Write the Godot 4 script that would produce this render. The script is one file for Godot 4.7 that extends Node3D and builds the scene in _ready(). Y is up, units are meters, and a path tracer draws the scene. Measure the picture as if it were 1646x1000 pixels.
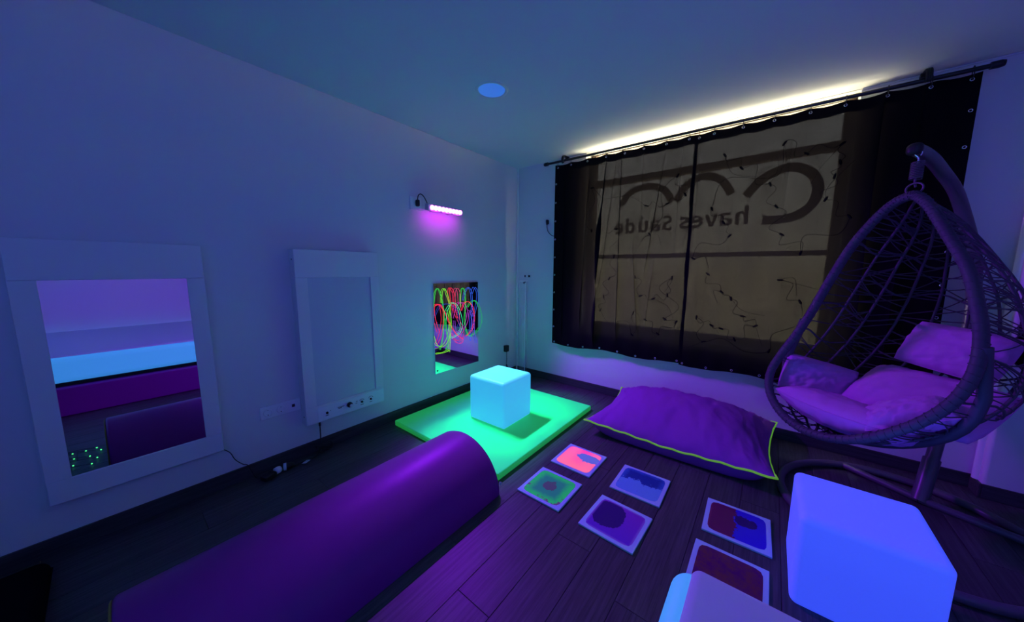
extends Node3D

# ---------------------------------------------------------------- mesh builder
class MB:
	var v := PackedVector3Array()
	var n := PackedVector3Array()
	var t := PackedVector2Array()
	var ix := PackedInt32Array()
	var o := Vector3.ZERO   # subtracted from every position

	func vert(p: Vector3, nn: Vector3, uv := Vector2.ZERO) -> int:
		v.append(p - o)
		n.append(nn)
		t.append(uv)
		return v.size() - 1

	func tri(a: int, b: int, c: int) -> void:
		ix.append(a)
		ix.append(b)
		ix.append(c)

	func quad(a: int, b: int, c: int, d: int) -> void:
		tri(a, b, c)
		tri(a, c, d)

	func rbox(size: Vector3, r: float, seg: int, xf := Transform3D.IDENTITY) -> MB:
		var h := size * 0.5
		r = minf(r, minf(h.x, minf(h.y, h.z)) * 0.999)
		for ax in 3:
			var b := (ax + 1) % 3
			var c := (ax + 2) % 3
			for s in [-1.0, 1.0]:
				var pb := []
				var pc := []
				for i in seg + 1:
					pb.append(-h[b] + r * i / seg)
					pc.append(-h[c] + r * i / seg)
				for i in seg + 1:
					pb.append(h[b] - r + r * i / seg)
					pc.append(h[c] - r + r * i / seg)
				var start := v.size()
				var m := pb.size()
				for i in m:
					for j in m:
						var p := Vector3.ZERO
						p[ax] = s * h[ax]
						p[b] = pb[i]
						p[c] = pc[j]
						var inner := Vector3(clampf(p.x, r - h.x, h.x - r), clampf(p.y, r - h.y, h.y - r), clampf(p.z, r - h.z, h.z - r))
						var d := (p - inner).normalized()
						vert(xf * (inner + d * r), (xf.basis * d).normalized(), Vector2(p[b] / size[b] + 0.5, p[c] / size[c] + 0.5))
				for i in m - 1:
					for j in m - 1:
						var k := start + i * m + j
						quad(k, k + 1, k + m + 1, k + m)
		return self

	func box(lo: Vector3, hi: Vector3, r := 0.003, seg := 1) -> MB:
		return rbox(hi - lo, r, seg, Transform3D(Basis.IDENTITY, (lo + hi) * 0.5))

	func tube(pts: PackedVector3Array, rad, sides := 8, closed := false) -> MB:
		var m := pts.size()
		var up := Vector3.UP
		var start := v.size()
		var last := Vector3.ZERO
		for i in m:
			var a := pts[(i - 1 + m) % m] if closed else pts[maxi(i - 1, 0)]
			var b := pts[(i + 1) % m] if closed else pts[mini(i + 1, m - 1)]
			var d := (b - a).normalized()
			if i == 0:
				if absf(d.y) > 0.9:
					up = Vector3.RIGHT
			else:
				up = last
			var side := d.cross(up).normalized()
			var nrm := side.cross(d).normalized()
			last = nrm
			var r: float = rad if rad is float else rad[i]
			for k in sides:
				var an := TAU * k / sides
				var dir := side * cos(an) + nrm * sin(an)
				vert(pts[i] + dir * r, dir, Vector2(float(k) / sides, float(i) / m))
		for i in (m if closed else m - 1):
			var i2 := (i + 1) % m
			for k in sides:
				var k2 := (k + 1) % sides
				quad(start + i * sides + k, start + i * sides + k2, start + i2 * sides + k2, start + i2 * sides + k)
		if not closed:
			for e in [0, m - 1]:
				var d := (pts[0] - pts[1]).normalized() if e == 0 else (pts[m - 1] - pts[m - 2]).normalized()
				var c := vert(pts[e], d)
				var f := v.size()
				for k in sides:
					vert(v[start + e * sides + k] + o, d)
				for k in sides:
					tri(c, f + k, f + (k + 1) % sides)
		return self

	func lathe(prof: Array, sides: int, xf := Transform3D.IDENTITY) -> MB:
		# prof: Vector2(r, y) from bottom to top; sharp corners by repeating a point
		var start := v.size()
		var m := prof.size()
		for i in m:
			var a: Vector2 = prof[maxi(i - 1, 0)]
			var b: Vector2 = prof[mini(i + 1, m - 1)]
			if i > 0 and prof[i - 1] == prof[i]:
				a = prof[i]
			if i < m - 1 and prof[i + 1] == prof[i]:
				b = prof[i]
			var d := (b - a).normalized()
			for k in sides + 1:
				var an := TAU * k / sides
				var dir := Vector3(cos(an), 0, sin(an))
				var nn := dir * d.y + Vector3(0, -d.x, 0)
				vert(xf * (dir * prof[i].x + Vector3(0, prof[i].y, 0)), (xf.basis * nn).normalized(), Vector2(float(k) / sides, float(i) / m))
		for i in m - 1:
			for k in sides:
				var p := start + i * (sides + 1) + k
				quad(p, p + 1, p + sides + 2, p + sides + 1)
		return self

	func grid(nu: int, nv: int, f: Callable, center = null, wrap_u := false) -> MB:
		# f(u 0..1, v 0..1) -> Vector3; smooth normals, pointing away from center if given
		var start := v.size()
		var i0 := ix.size()
		var acc := PackedVector3Array()
		acc.resize((nu + 1) * (nv + 1))
		for i in nu + 1:
			for j in nv + 1:
				vert(f.call(float(i) / nu, float(j) / nv), Vector3.ZERO, Vector2(float(i) / nu, float(j) / nv))
		for i in nu:
			for j in nv:
				var k := start + i * (nv + 1) + j
				quad(k, k + 1, k + nv + 2, k + nv + 1)
		for q in range(i0, ix.size(), 3):
			var g := (v[ix[q + 1]] - v[ix[q]]).cross(v[ix[q + 2]] - v[ix[q]])
			for w in 3:
				acc[ix[q + w] - start] += g
		if wrap_u:
			for j in nv + 1:
				var s2 := acc[j] + acc[nu * (nv + 1) + j]
				acc[j] = s2
				acc[nu * (nv + 1) + j] = s2
		var sgn := 1.0
		if center != null:
			var tot := 0.0
			for i in acc.size():
				tot += acc[i].dot(v[start + i] + o - center)
			if tot < 0.0:
				sgn = -1.0
		for i in acc.size():
			n[start + i] = (acc[i] * sgn).normalized() if acc[i].length() > 1e-12 else Vector3.UP
		return self

	func mesh() -> ArrayMesh:
		for q in range(0, ix.size(), 3):
			var g := (v[ix[q + 1]] - v[ix[q]]).cross(v[ix[q + 2]] - v[ix[q]])
			if g.dot(n[ix[q]] + n[ix[q + 1]] + n[ix[q + 2]]) > 0.0:
				var s := ix[q + 1]
				ix[q + 1] = ix[q + 2]
				ix[q + 2] = s
		var arr := []
		arr.resize(Mesh.ARRAY_MAX)
		arr[Mesh.ARRAY_VERTEX] = v
		arr[Mesh.ARRAY_NORMAL] = n
		arr[Mesh.ARRAY_TEX_UV] = t
		arr[Mesh.ARRAY_INDEX] = ix
		var am := ArrayMesh.new()
		am.add_surface_from_arrays(Mesh.PRIMITIVE_TRIANGLES, arr)
		return am

# ---------------------------------------------------------------- helpers
var used := {}
var rng := RandomNumberGenerator.new()
var fn := FastNoiseLite.new()

func numbered(called: String) -> String:
	var k: int = used.get(called, 0)
	used[called] = k + 1
	return called if k == 0 else "%s_%03d" % [called, k]

func thing(called: String, label: String, category: String, at := Vector3.ZERO, group := "") -> Node3D:
	var nd := Node3D.new()
	nd.name = numbered(called)
	add_child(nd)
	nd.position = at
	nd.set_meta("label", label)
	nd.set_meta("category", category)
	if group:
		nd.set_meta("group", group)
	return nd

func shell(called: String, at := Vector3.ZERO) -> Node3D:
	var nd := Node3D.new()
	nd.name = called
	add_child(nd)
	nd.position = at
	nd.set_meta("kind", "structure")
	return nd

func obj(called: String, m, material: Material, parent: Node = self, label := "") -> MeshInstance3D:
	var mi := MeshInstance3D.new()
	mi.name = called if parent != self else numbered(called)
	mi.mesh = m.mesh() if m is MB else m
	mi.material_override = material
	mi.cast_shadow = GeometryInstance3D.SHADOW_CASTING_SETTING_ON
	parent.add_child(mi, true)
	if label:
		mi.set_meta("label", label)
	return mi

func tag(o: Node, label: String, category: String, group := "") -> Node:
	o.set_meta("label", label)
	o.set_meta("category", category)
	if group:
		o.set_meta("group", group)
	return o

func mb(off := Vector3.ZERO) -> MB:
	var m := MB.new()
	m.o = off
	return m

func lin(r: float, g: float, b: float) -> Color:
	return Color(r, g, b).linear_to_srgb()

func mat(r: float, g: float, b: float, rough := 0.6, spec := 0.5) -> StandardMaterial3D:
	var m := StandardMaterial3D.new()
	m.albedo_color = lin(r, g, b)
	m.roughness = rough
	m.metallic_specular = spec
	return m

func glow(m: StandardMaterial3D, r: float, g: float, b: float) -> StandardMaterial3D:
	# emission given in linear light
	var k := maxf(r, maxf(g, b))
	m.emission_enabled = true
	m.emission = lin(r / k, g / k, b / k)
	m.emission_energy_multiplier = k
	return m

func spl(p: PackedVector3Array, k: int, closed := false) -> PackedVector3Array:
	var out := PackedVector3Array()
	var m := p.size()
	for i in (m if closed else m - 1):
		var a := p[(i - 1 + m) % m] if closed else p[maxi(i - 1, 0)]
		var b := p[i]
		var c := p[(i + 1) % m]
		var d := p[(i + 2) % m] if closed else p[mini(i + 2, m - 1)]
		for j in k:
			out.append(b.cubic_interpolate(c, a, d, float(j) / k))
	if not closed:
		out.append(p[m - 1])
	return out

func pv(a: Array) -> PackedVector3Array:
	var out := PackedVector3Array()
	for i in range(0, a.size(), 3):
		out.append(Vector3(a[i], a[i + 1], a[i + 2]))
	return out

func at(p: Vector3, b := Basis.IDENTITY) -> Transform3D:
	return Transform3D(b, p)

func tex(w: int, h: int, f: Callable, fmt := Image.FORMAT_RGBA8) -> ImageTexture:
	var im := Image.create(w, h, false, fmt)
	for y in h:
		for x in w:
			im.set_pixel(x, y, f.call(x, y))
	return ImageTexture.create_from_image(im)

func spot(called: String, parent: Node3D, pos: Vector3, dir: Vector3, col: Vector3, energy: float, half: float, soft: float, size: float) -> void:
	var l := SpotLight3D.new()
	l.name = called
	l.light_color = lin(col.x, col.y, col.z)
	l.light_energy = energy
	l.spot_angle = half
	l.spot_angle_attenuation = soft
	l.spot_range = 12.0
	l.spot_attenuation = 2.0
	l.light_size = size
	l.shadow_enabled = true
	parent.add_child(l, true)
	l.position = pos
	l.basis = Basis.looking_at(dir.normalized(), Vector3.UP if absf(dir.normalized().y) < 0.95 else Vector3.RIGHT)

func omni(called: String, parent: Node3D, pos: Vector3, col: Vector3, energy: float, size: float) -> void:
	var l := OmniLight3D.new()
	l.name = called
	l.light_color = lin(col.x, col.y, col.z)
	l.light_energy = energy
	l.omni_range = 12.0
	l.omni_attenuation = 2.0
	l.light_size = size
	l.shadow_enabled = true
	parent.add_child(l, true)
	l.position = pos

func area(called: String, parent: Node3D, pos: Vector3, dir: Vector3, size: Vector2, col: Vector3, energy: float) -> void:
	var l := AreaLight3D.new()
	l.name = called
	l.light_color = lin(col.x, col.y, col.z)
	l.light_energy = energy
	l.area_size = size
	l.area_normalize_energy = true
	l.area_range = 12.0
	l.area_attenuation = 2.0
	l.shadow_enabled = true
	parent.add_child(l, true)
	l.position = pos
	l.basis = Basis.looking_at(dir.normalized(), Vector3.UP if absf(dir.normalized().y) < 0.95 else Vector3.RIGHT)

# room: x 0 (left wall) .. XR, z 0 (window wall) .. ZF, y 0 .. HC
const XR := 4.45
const ZF := 5.2
const HC := 2.6
const UV_COL := Vector3(0.27, 0.012, 1.0)     # colour of the ultraviolet bar
const UV_ENERGY := 5.6
const FILL_COL := Vector3(0.075, 0.16, 1.0)    # added blue fill light behind the camera
const FILL_ENERGY := 2.3
const SKY_ENERGY := 24.0

var M := {}

func _ready() -> void:
	rng.seed = 7
	fn.seed = 3
	# camera
	var cam := Camera3D.new()
	cam.name = "camera"
	add_child(cam)
	cam.fov = 87.4118
	cam.near = 0.02
	cam.far = 100.0
	cam.transform = Transform3D(Basis(Vector3(0.78153, 0.00542, -0.62384), Vector3(-0.08503, 0.99156, -0.09791), Vector3(0.61805, 0.12957, 0.77539)).orthonormalized(), Vector3(2.58678, 1.37616, 3.34803))
	cam.current = true
	# sky: a bright overcast day outside the window
	var env := Environment.new()
	var sky := Sky.new()
	var sm := ProceduralSkyMaterial.new()
	sm.sky_top_color = Color(0.93, 0.96, 1.0)
	sm.sky_horizon_color = Color(1.0, 0.965, 0.80)
	sm.ground_horizon_color = Color(1.0, 0.955, 0.77)
	sm.ground_bottom_color = Color(0.92, 0.87, 0.70)
	sm.sun_angle_max = 0.0
	sky.sky_material = sm
	env.background_mode = Environment.BG_SKY
	env.sky = sky
	env.background_energy_multiplier = SKY_ENERGY
	env.tonemap_mode = Environment.TONE_MAPPER_LINEAR
	env.tonemap_exposure = 1.0
	env.sdfgi_enabled = true
	env.ssao_enabled = true
	env.ssil_enabled = true
	var we := WorldEnvironment.new()
	we.name = "environment"
	we.environment = env
	add_child(we)

	make_materials()
	make_room()
	make_window()
	make_curtain()
	make_left_wall()
	make_lamps()
	make_floor_things()
	make_fibres()
	make_bed()
	make_chair()
	make_small()

# ---------------------------------------------------------------- materials
func grain(sd: int, dark: Color, light: Color) -> ImageTexture:
	var f := FastNoiseLite.new()
	f.seed = sd
	f.frequency = 0.02
	f.fractal_octaves = 4
	return tex(192, 96, func(x, y):
		var a := f.get_noise_2d(x * 0.5, y * 5.0) * 0.5 + f.get_noise_2d(x * 2.0 + 300.0, y * 26.0) * 0.35
		return dark.lerp(light, clampf(0.5 + a * 1.3, 0.0, 1.0)).linear_to_srgb())

func make_materials() -> void:
	M.wall = mat(0.74, 0.74, 0.76, 0.85, 0.3)
	M.ceiling = mat(0.74, 0.76, 0.78, 0.9, 0.2)
	M.floor = []
	for k in 4:
		var m := mat(1, 1, 1, 0.46, 0.4)
		m.albedo_texture = grain(11 + k, Color(0.036, 0.034, 0.036) * (1.0 + 0.08 * k), Color(0.088, 0.084, 0.087) * (1.0 + 0.08 * k))
		M.floor.append(m)
	M.under = mat(0.01, 0.01, 0.012, 0.9)
	M.skirt = mat(1, 1, 1, 0.5, 0.4)
	M.skirt.albedo_texture = grain(31, Color(0.03, 0.03, 0.033), Color(0.075, 0.073, 0.078))
	M.white = mat(0.78, 0.78, 0.8, 0.5)
	M.white_gloss = mat(0.8, 0.8, 0.82, 0.15)
	M.guard = mat(0.88, 0.88, 0.9, 0.25, 1.0)
	M.plastic_white = mat(0.86, 0.86, 0.88, 0.35)
	M.tile_white = mat(0.48, 0.90, 0.85, 0.4)
	M.fibre = glow(mat(0.1, 0.5, 0.2), 0.15, 2.2, 0.5)
	M.black = mat(0.006, 0.006, 0.007, 0.5)
	M.black_metal = mat(0.01, 0.01, 0.012, 0.35)
	M.black_cloth = mat(0.006, 0.005, 0.007, 0.95, 0.1)
	M.chrome = mat(0.75, 0.75, 0.78, 0.2)
	M.chrome.metallic = 1.0
	M.mirror = mat(0.88, 0.88, 0.9, 0.015)
	M.mirror.metallic = 1.0
	M.frame_brown = mat(0.10, 0.055, 0.03, 0.5)
	M.glass = mat(0.9, 0.95, 0.95, 0.02)
	M.glass.transparency = BaseMaterial3D.TRANSPARENCY_ALPHA
	M.glass.albedo_color.a = 0.06
	M.acrylic = mat(0.8, 0.9, 0.95, 0.03)
	M.acrylic.transparency = BaseMaterial3D.TRANSPARENCY_ALPHA
	M.acrylic.albedo_color.a = 0.14
	M.film = mat(0.01, 0.006, 0.004, 0.6)
	M.film.transparency = BaseMaterial3D.TRANSPARENCY_ALPHA
	M.film.albedo_color.a = 0.9
	# thin black voile: a little of the daylight behind comes through its open weave
	var cl := mat(1, 1, 1, 0.95, 0.05)
	cl.transparency = BaseMaterial3D.TRANSPARENCY_ALPHA
	var f := FastNoiseLite.new()
	f.seed = 5
	f.frequency = 0.05
	cl.albedo_texture = tex(512, 384, func(x, y):
		var w := f.get_noise_2d(x * 1.5, y * 1.5) * 0.0003 + f.get_noise_2d(x * 9.0, y * 5.0) * 0.0005 + f.get_noise_2d(x * 0.25, y * 0.2) * 0.0005
		return Color(0.008, 0.007, 0.009, 1.0 - clampf(0.0017 + w, 0.0004, 0.006)), Image.FORMAT_RGBAF)
	cl.backlight_enabled = true
	cl.backlight = lin(0.28, 0.262, 0.19)
	M.voile = cl
	M.vinyl = mat(0.25, 0.015, 0.26, 0.42, 0.4)
	M.vinyl_end = mat(0.22, 0.015, 0.22, 0.5, 0.4)
	M.piping_dull = mat(0.25, 0.22, 0.03, 0.6)
	M.floor_cushion = mat(0.33, 0.075, 0.43, 0.9, 0.1)
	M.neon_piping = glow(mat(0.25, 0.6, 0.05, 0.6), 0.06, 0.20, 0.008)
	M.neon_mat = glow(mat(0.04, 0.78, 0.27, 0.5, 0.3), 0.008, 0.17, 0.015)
	M.cube_cyan = glow(mat(0.25, 0.32, 0.34, 0.45), 0.03, 0.36, 0.72)
	M.cube_blue = glow(mat(0.35, 0.35, 0.40, 0.45), 0.03, 0.065, 0.85)
	M.cushion = mat(0.62, 0.19, 0.60, 0.95, 0.1)
	M.wicker = mat(0.075, 0.055, 0.085, 0.6, 0.4)
	M.steel_dark = mat(0.10, 0.08, 0.11, 0.35)
	M.sheet = mat(0.60, 0.78, 0.78, 0.7, 0.3)
	M.bed_added_glow = glow(mat(0.12, 0.5, 0.4, 0.5), 0.03, 0.22, 0.62)  # emission put in for white vinyl fluorescing under the ultraviolet bar
	M.screen = mat(0.62, 0.66, 0.72, 0.3)
	M.strip = mat(0.78, 0.82, 0.9, 0.35)
	M.lens = glow(mat(0.9, 0.8, 0.95, 0.2), 5.0, 1.3, 6.0)
	M.housing = mat(0.55, 0.52, 0.6, 0.4)
	M.disc = glow(mat(0.5, 0.55, 0.65, 0.4), 0.01, 0.09, 0.48)
	M.fill_panel_glow = glow(mat(0.5, 0.5, 0.5, 0.4), 0.08, 0.25, 0.8)  # face of the added fill panel
	M.paper = mat(0.6, 0.62, 0.66, 0.8)

# ---------------------------------------------------------------- room
func make_room() -> void:
	var fl := shell("floor")
	obj("subfloor", mb().box(Vector3(-0.2, -0.2, -0.3), Vector3(XR + 0.2, -0.014, ZF + 0.2)), M.under, fl)
	var w := 0.182
	var ln := 1.22
	var col := 0
	var x := 0.0
	while x < XR - 0.01:
		var x1 := minf(x + w, XR)
		var z := -fmod(float(col) * 0.437, 1.0) * ln
		while z < ZF - 0.01:
			var za := maxf(z, 0.0)
			var zb := minf(z + ln, ZF)
			if zb - za > 0.02:
				var p := mb(Vector3((x + x1) / 2, 0, (za + zb) / 2)).box(Vector3(x + 0.0008, -0.014, za + 0.0008), Vector3(x1 - 0.0008, 0.0, zb - 0.0008), 0.0015, 1)
				var o := obj("plank", p, M.floor[rng.randi() % 4], fl)
				o.position = Vector3((x + x1) / 2, 0, (za + zb) / 2)
			z += ln
		x += w
		col += 1
	var ce := obj("ceiling", mb().box(Vector3(-0.2, HC, -0.3), Vector3(XR + 0.2, HC + 0.2, ZF + 0.2)), M.ceiling)
	ce.set_meta("kind", "structure")
	var wl := obj("wall_left", mb().box(Vector3(-0.2, 0, 0), Vector3(0, HC, ZF)), M.wall)
	wl.set_meta("kind", "structure")
	var wr := obj("wall_right", mb().box(Vector3(XR, 0, 0), Vector3(XR + 0.2, HC, ZF)), M.wall)
	wr.set_meta("kind", "structure")
	var wf := obj("wall_front", mb().box(Vector3(-0.2, 0, ZF), Vector3(XR + 0.2, HC, ZF + 0.2)), M.wall)
	wf.set_meta("kind", "structure")
	# window wall with its opening x 0.92..2.95, y 0.72..2.585
	var b := mb()
	b.box(Vector3(-0.2, 0, -0.24), Vector3(0.92, HC, 0), 0.002)
	b.box(Vector3(2.95, 0, -0.24), Vector3(XR + 0.2, HC, 0), 0.002)
	b.box(Vector3(0.92, 0, -0.24), Vector3(2.95, 0.72, 0), 0.002)
	b.box(Vector3(0.92, 2.597, -0.24), Vector3(2.95, HC, 0), 0.002)
	var wb := obj("wall_back", b, M.wall)
	wb.set_meta("kind", "structure")
	var pil := obj("column", mb().box(Vector3(3.69, 0, -0.01), Vector3(XR, HC, 0.12), 0.018, 4), M.wall)
	pil.set_meta("kind", "structure")
	var bl := obj("baseboard_left", mb().box(Vector3(0, 0, 0), Vector3(0.012, 0.09, ZF), 0.003), M.skirt)
	bl.set_meta("kind", "structure")
	var bb := obj("baseboard_back", mb().box(Vector3(0.012, 0, 0), Vector3(3.69, 0.09, 0.012), 0.003), M.skirt)
	bb.set_meta("kind", "structure")
	var b2 := mb().box(Vector3(3.678, 0, 0.012), Vector3(3.69, 0.09, 0.132), 0.003)
	b2.box(Vector3(3.69, 0, 0.12), Vector3(XR, 0.09, 0.132), 0.003)
	var bp := obj("baseboard_column", b2, M.skirt)
	bp.set_meta("kind", "structure")
	var br := obj("baseboard_right", mb().box(Vector3(XR - 0.012, 0, 0.132), Vector3(XR, 0.09, ZF), 0.003), M.skirt)
	br.set_meta("kind", "structure")
	# thin bead along the joint of ceiling and window wall
	var tr := obj("trim_1", mb().box(Vector3(2.952, 2.590, 0.0), Vector3(3.69, 2.6, 0.010), 0.004, 2), M.white)
	tr.set_meta("kind", "structure")
	var t2 := obj("trim_2", mb().box(Vector3(3.69, 2.590, 0.12), Vector3(XR, 2.6, 0.130), 0.004, 2), M.white)
	t2.set_meta("kind", "structure")
	# white guard down the side of the column
	var cg := obj("trim_4", mb().tube(pv([3.69, 0.09, 0.055, 3.69, 2.6, 0.055]), 0.022, 16), M.guard)
	cg.set_meta("kind", "structure")
	# corner bead
	var tc := obj("trim_3", mb().tube(pv([0.012, 0.0, 0.012, 0.012, 2.6, 0.012]), 0.012, 12), M.white)
	tc.set_meta("kind", "structure")

func ribbon(path: PackedVector3Array, w: float, th: float) -> MB:
	# a flat band in a plane of constant z that follows a path
	var m := mb()
	var k := path.size()
	m.grid(k - 1, 4, func(u, v):
		var i := int(round(u * (k - 1)))
		var d := (path[mini(i + 1, k - 1)] - path[maxi(i - 1, 0)]).normalized()
		var s := Vector3(-d.y, d.x, 0) * w / 2
		var q := int(round(v * 4)) % 4
		return path[i] + (s if q == 0 or q == 3 else -s) + Vector3(0, 0, th / 2 if q < 2 else -th / 2))
	return m

func make_window() -> void:
	var win := shell("window_1")
	var f := mb()
	for r in [[0.92, 0.975, 0.72, 2.597], [2.895, 2.95, 0.72, 2.597]]:
		f.box(Vector3(r[0], r[2], -0.2), Vector3(r[1], r[3], -0.12), 0.004)
	f.box(Vector3(0.92, 0.72, -0.2), Vector3(2.95, 0.775, -0.12), 0.004)
	f.box(Vector3(0.92, 2.588, -0.2), Vector3(2.95, 2.597, -0.12), 0.004)
	obj("window_frame", f, M.frame_brown, win)
	obj("transom", mb().box(Vector3(0.975, 1.49, -0.195), Vector3(2.895, 1.53, -0.115), 0.004), M.frame_brown, win)
	obj("transom", mb().box(Vector3(0.975, 2.26, -0.195), Vector3(2.895, 2.32, -0.115), 0.004), M.frame_brown, win)
	obj("pane", mb().box(Vector3(0.975, 0.775, -0.164), Vector3(2.895, 1.49, -0.16), 0.001), M.glass, win)
	obj("pane", mb().box(Vector3(0.975, 1.53, -0.164), Vector3(2.895, 2.26, -0.16), 0.001), M.glass, win)
	obj("pane", mb().box(Vector3(0.975, 2.32, -0.164), Vector3(2.895, 2.588, -0.16), 0.001), M.glass, win)
	obj("window_sill", mb().box(Vector3(0.92, 0.70, -0.12), Vector3(2.95, 0.72, 0.02), 0.004), M.white, win)
	# shop lettering on the glass, read from outside: mirrored from in here
	var tm := TextMesh.new()
	var sf := SystemFont.new()
	sf.font_names = PackedStringArray(["Droid Sans"])
	tm.font = sf
	sf.font_weight = 700
	tm.text = "haves Saúde"
	tm.font_size = 32
	tm.pixel_size = 0.0066
	tm.depth = 0.002
	var tl := obj("lettering", tm, M.film, win)
	var ab := tm.get_aabb()
	var sx := 1.17 / ab.size.x
	tl.scale = Vector3(sx, sx, 1)
	tl.rotation.y = PI
	tl.position = Vector3(1.795, 1.825, -0.155)
	tl.rotation.z = -0.02
	var z := -0.155
	obj("logo_arc", ribbon(spl(pv([2.37, 2.01, z, 2.47, 2.13, z, 2.60, 2.195, z, 2.71, 2.18, z, 2.80, 2.10, z, 2.825, 1.99, z, 2.79, 1.88, z, 2.70, 1.81, z, 2.60, 1.795, z, 2.50, 1.80, z]), 5), 0.07, 0.002), M.film, win).position = Vector3(-0.025, -0.01, 0)
	obj("logo_arc", ribbon(spl(pv([1.84, 2.03, z, 1.90, 2.15, z, 2.0, 2.215, z, 2.10, 2.22, z, 2.21, 2.16, z, 2.28, 2.04, z]), 5), 0.065, 0.002), M.film, win).position = Vector3(-0.04, -0.01, 0)
	obj("logo_arc", ribbon(spl(pv([1.31, 2.05, z, 1.37, 2.15, z, 1.47, 2.20, z, 1.60, 2.205, z, 1.73, 2.15, z, 1.80, 2.03, z]), 5), 0.065, 0.002), M.film, win).position = Vector3(-0.04, -0.01, 0)

# ---------------------------------------------------------------- curtain
var folds_left := [[1.20, 1.07, 0.0, 0.95, 0.016], [1.30, 1.10, 0.05, 1.0, 0.013], [1.345, 1.365, 0.0, 0.95, 0.014], [1.76, 1.50, 0.08, 0.62, 0.012], [1.40, 1.60, 0.45, 0.9, 0.011], [1.78, 1.62, 0.55, 0.88, 0.010], [1.02, 0.94, 0.1, 0.9, 0.012], [1.88, 1.86, 0.02, 0.5, 0.008], [1.16, 1.13, 0.3, 1.0, 0.02], [1.55, 1.56, 0.0, 0.35, 0.008], [0.72, 0.73, 0.1, 1.0, 0.014]]
var folds_right := [[2.02, 2.0, 0.05, 0.5, 0.006], [2.62, 2.58, 0.1, 0.4, 0.005], [3.05, 3.06, 0.0, 1.0, 0.012], [3.22, 3.2, 0.05, 1.0, 0.012]]

func drape(s: float, q: float, folds: Array, za: float, sd: float) -> Vector3:
	# s: metres along the cloth, q: 0 at the top .. 1 at the hem
	var y := 2.512 - 2.01 * q - 0.012 * q * sin(s * 9.0 + sd) - 0.009 * (1.0 - q) * absf(sin((s - 0.98) * PI / 0.19))
	y -= 0.02 * q * smoothstep(2.6, 3.4, s) + 0.02 * q * smoothstep(0.9, 0.6, s) * 0.5
	var x := s
	var z := 0.085 + za + 0.008 * sin(s * 7.0 + sd + q) * (0.3 + q) + 0.005 * sin(s * 33.0 + sd + 2.0 * q)
	z += 0.055 * q * q * smoothstep(2.4, 2.95, s)
	for k in folds:
		var c: float = lerpf(k[0], k[1], q)
		var d := (s - c) / 0.022
		if absf(d) < 4.0:
			var amp: float = k[4] * smoothstep(k[2] - 0.08, k[2] + 0.08, q) * (1.0 - smoothstep(k[3] - 0.1, k[3] + 0.02, q))
			x -= amp * 2.6 * d * exp(-d * d)
			z += amp * 1.6 * exp(-d * d)
	return Vector3(x, y, z)

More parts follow.
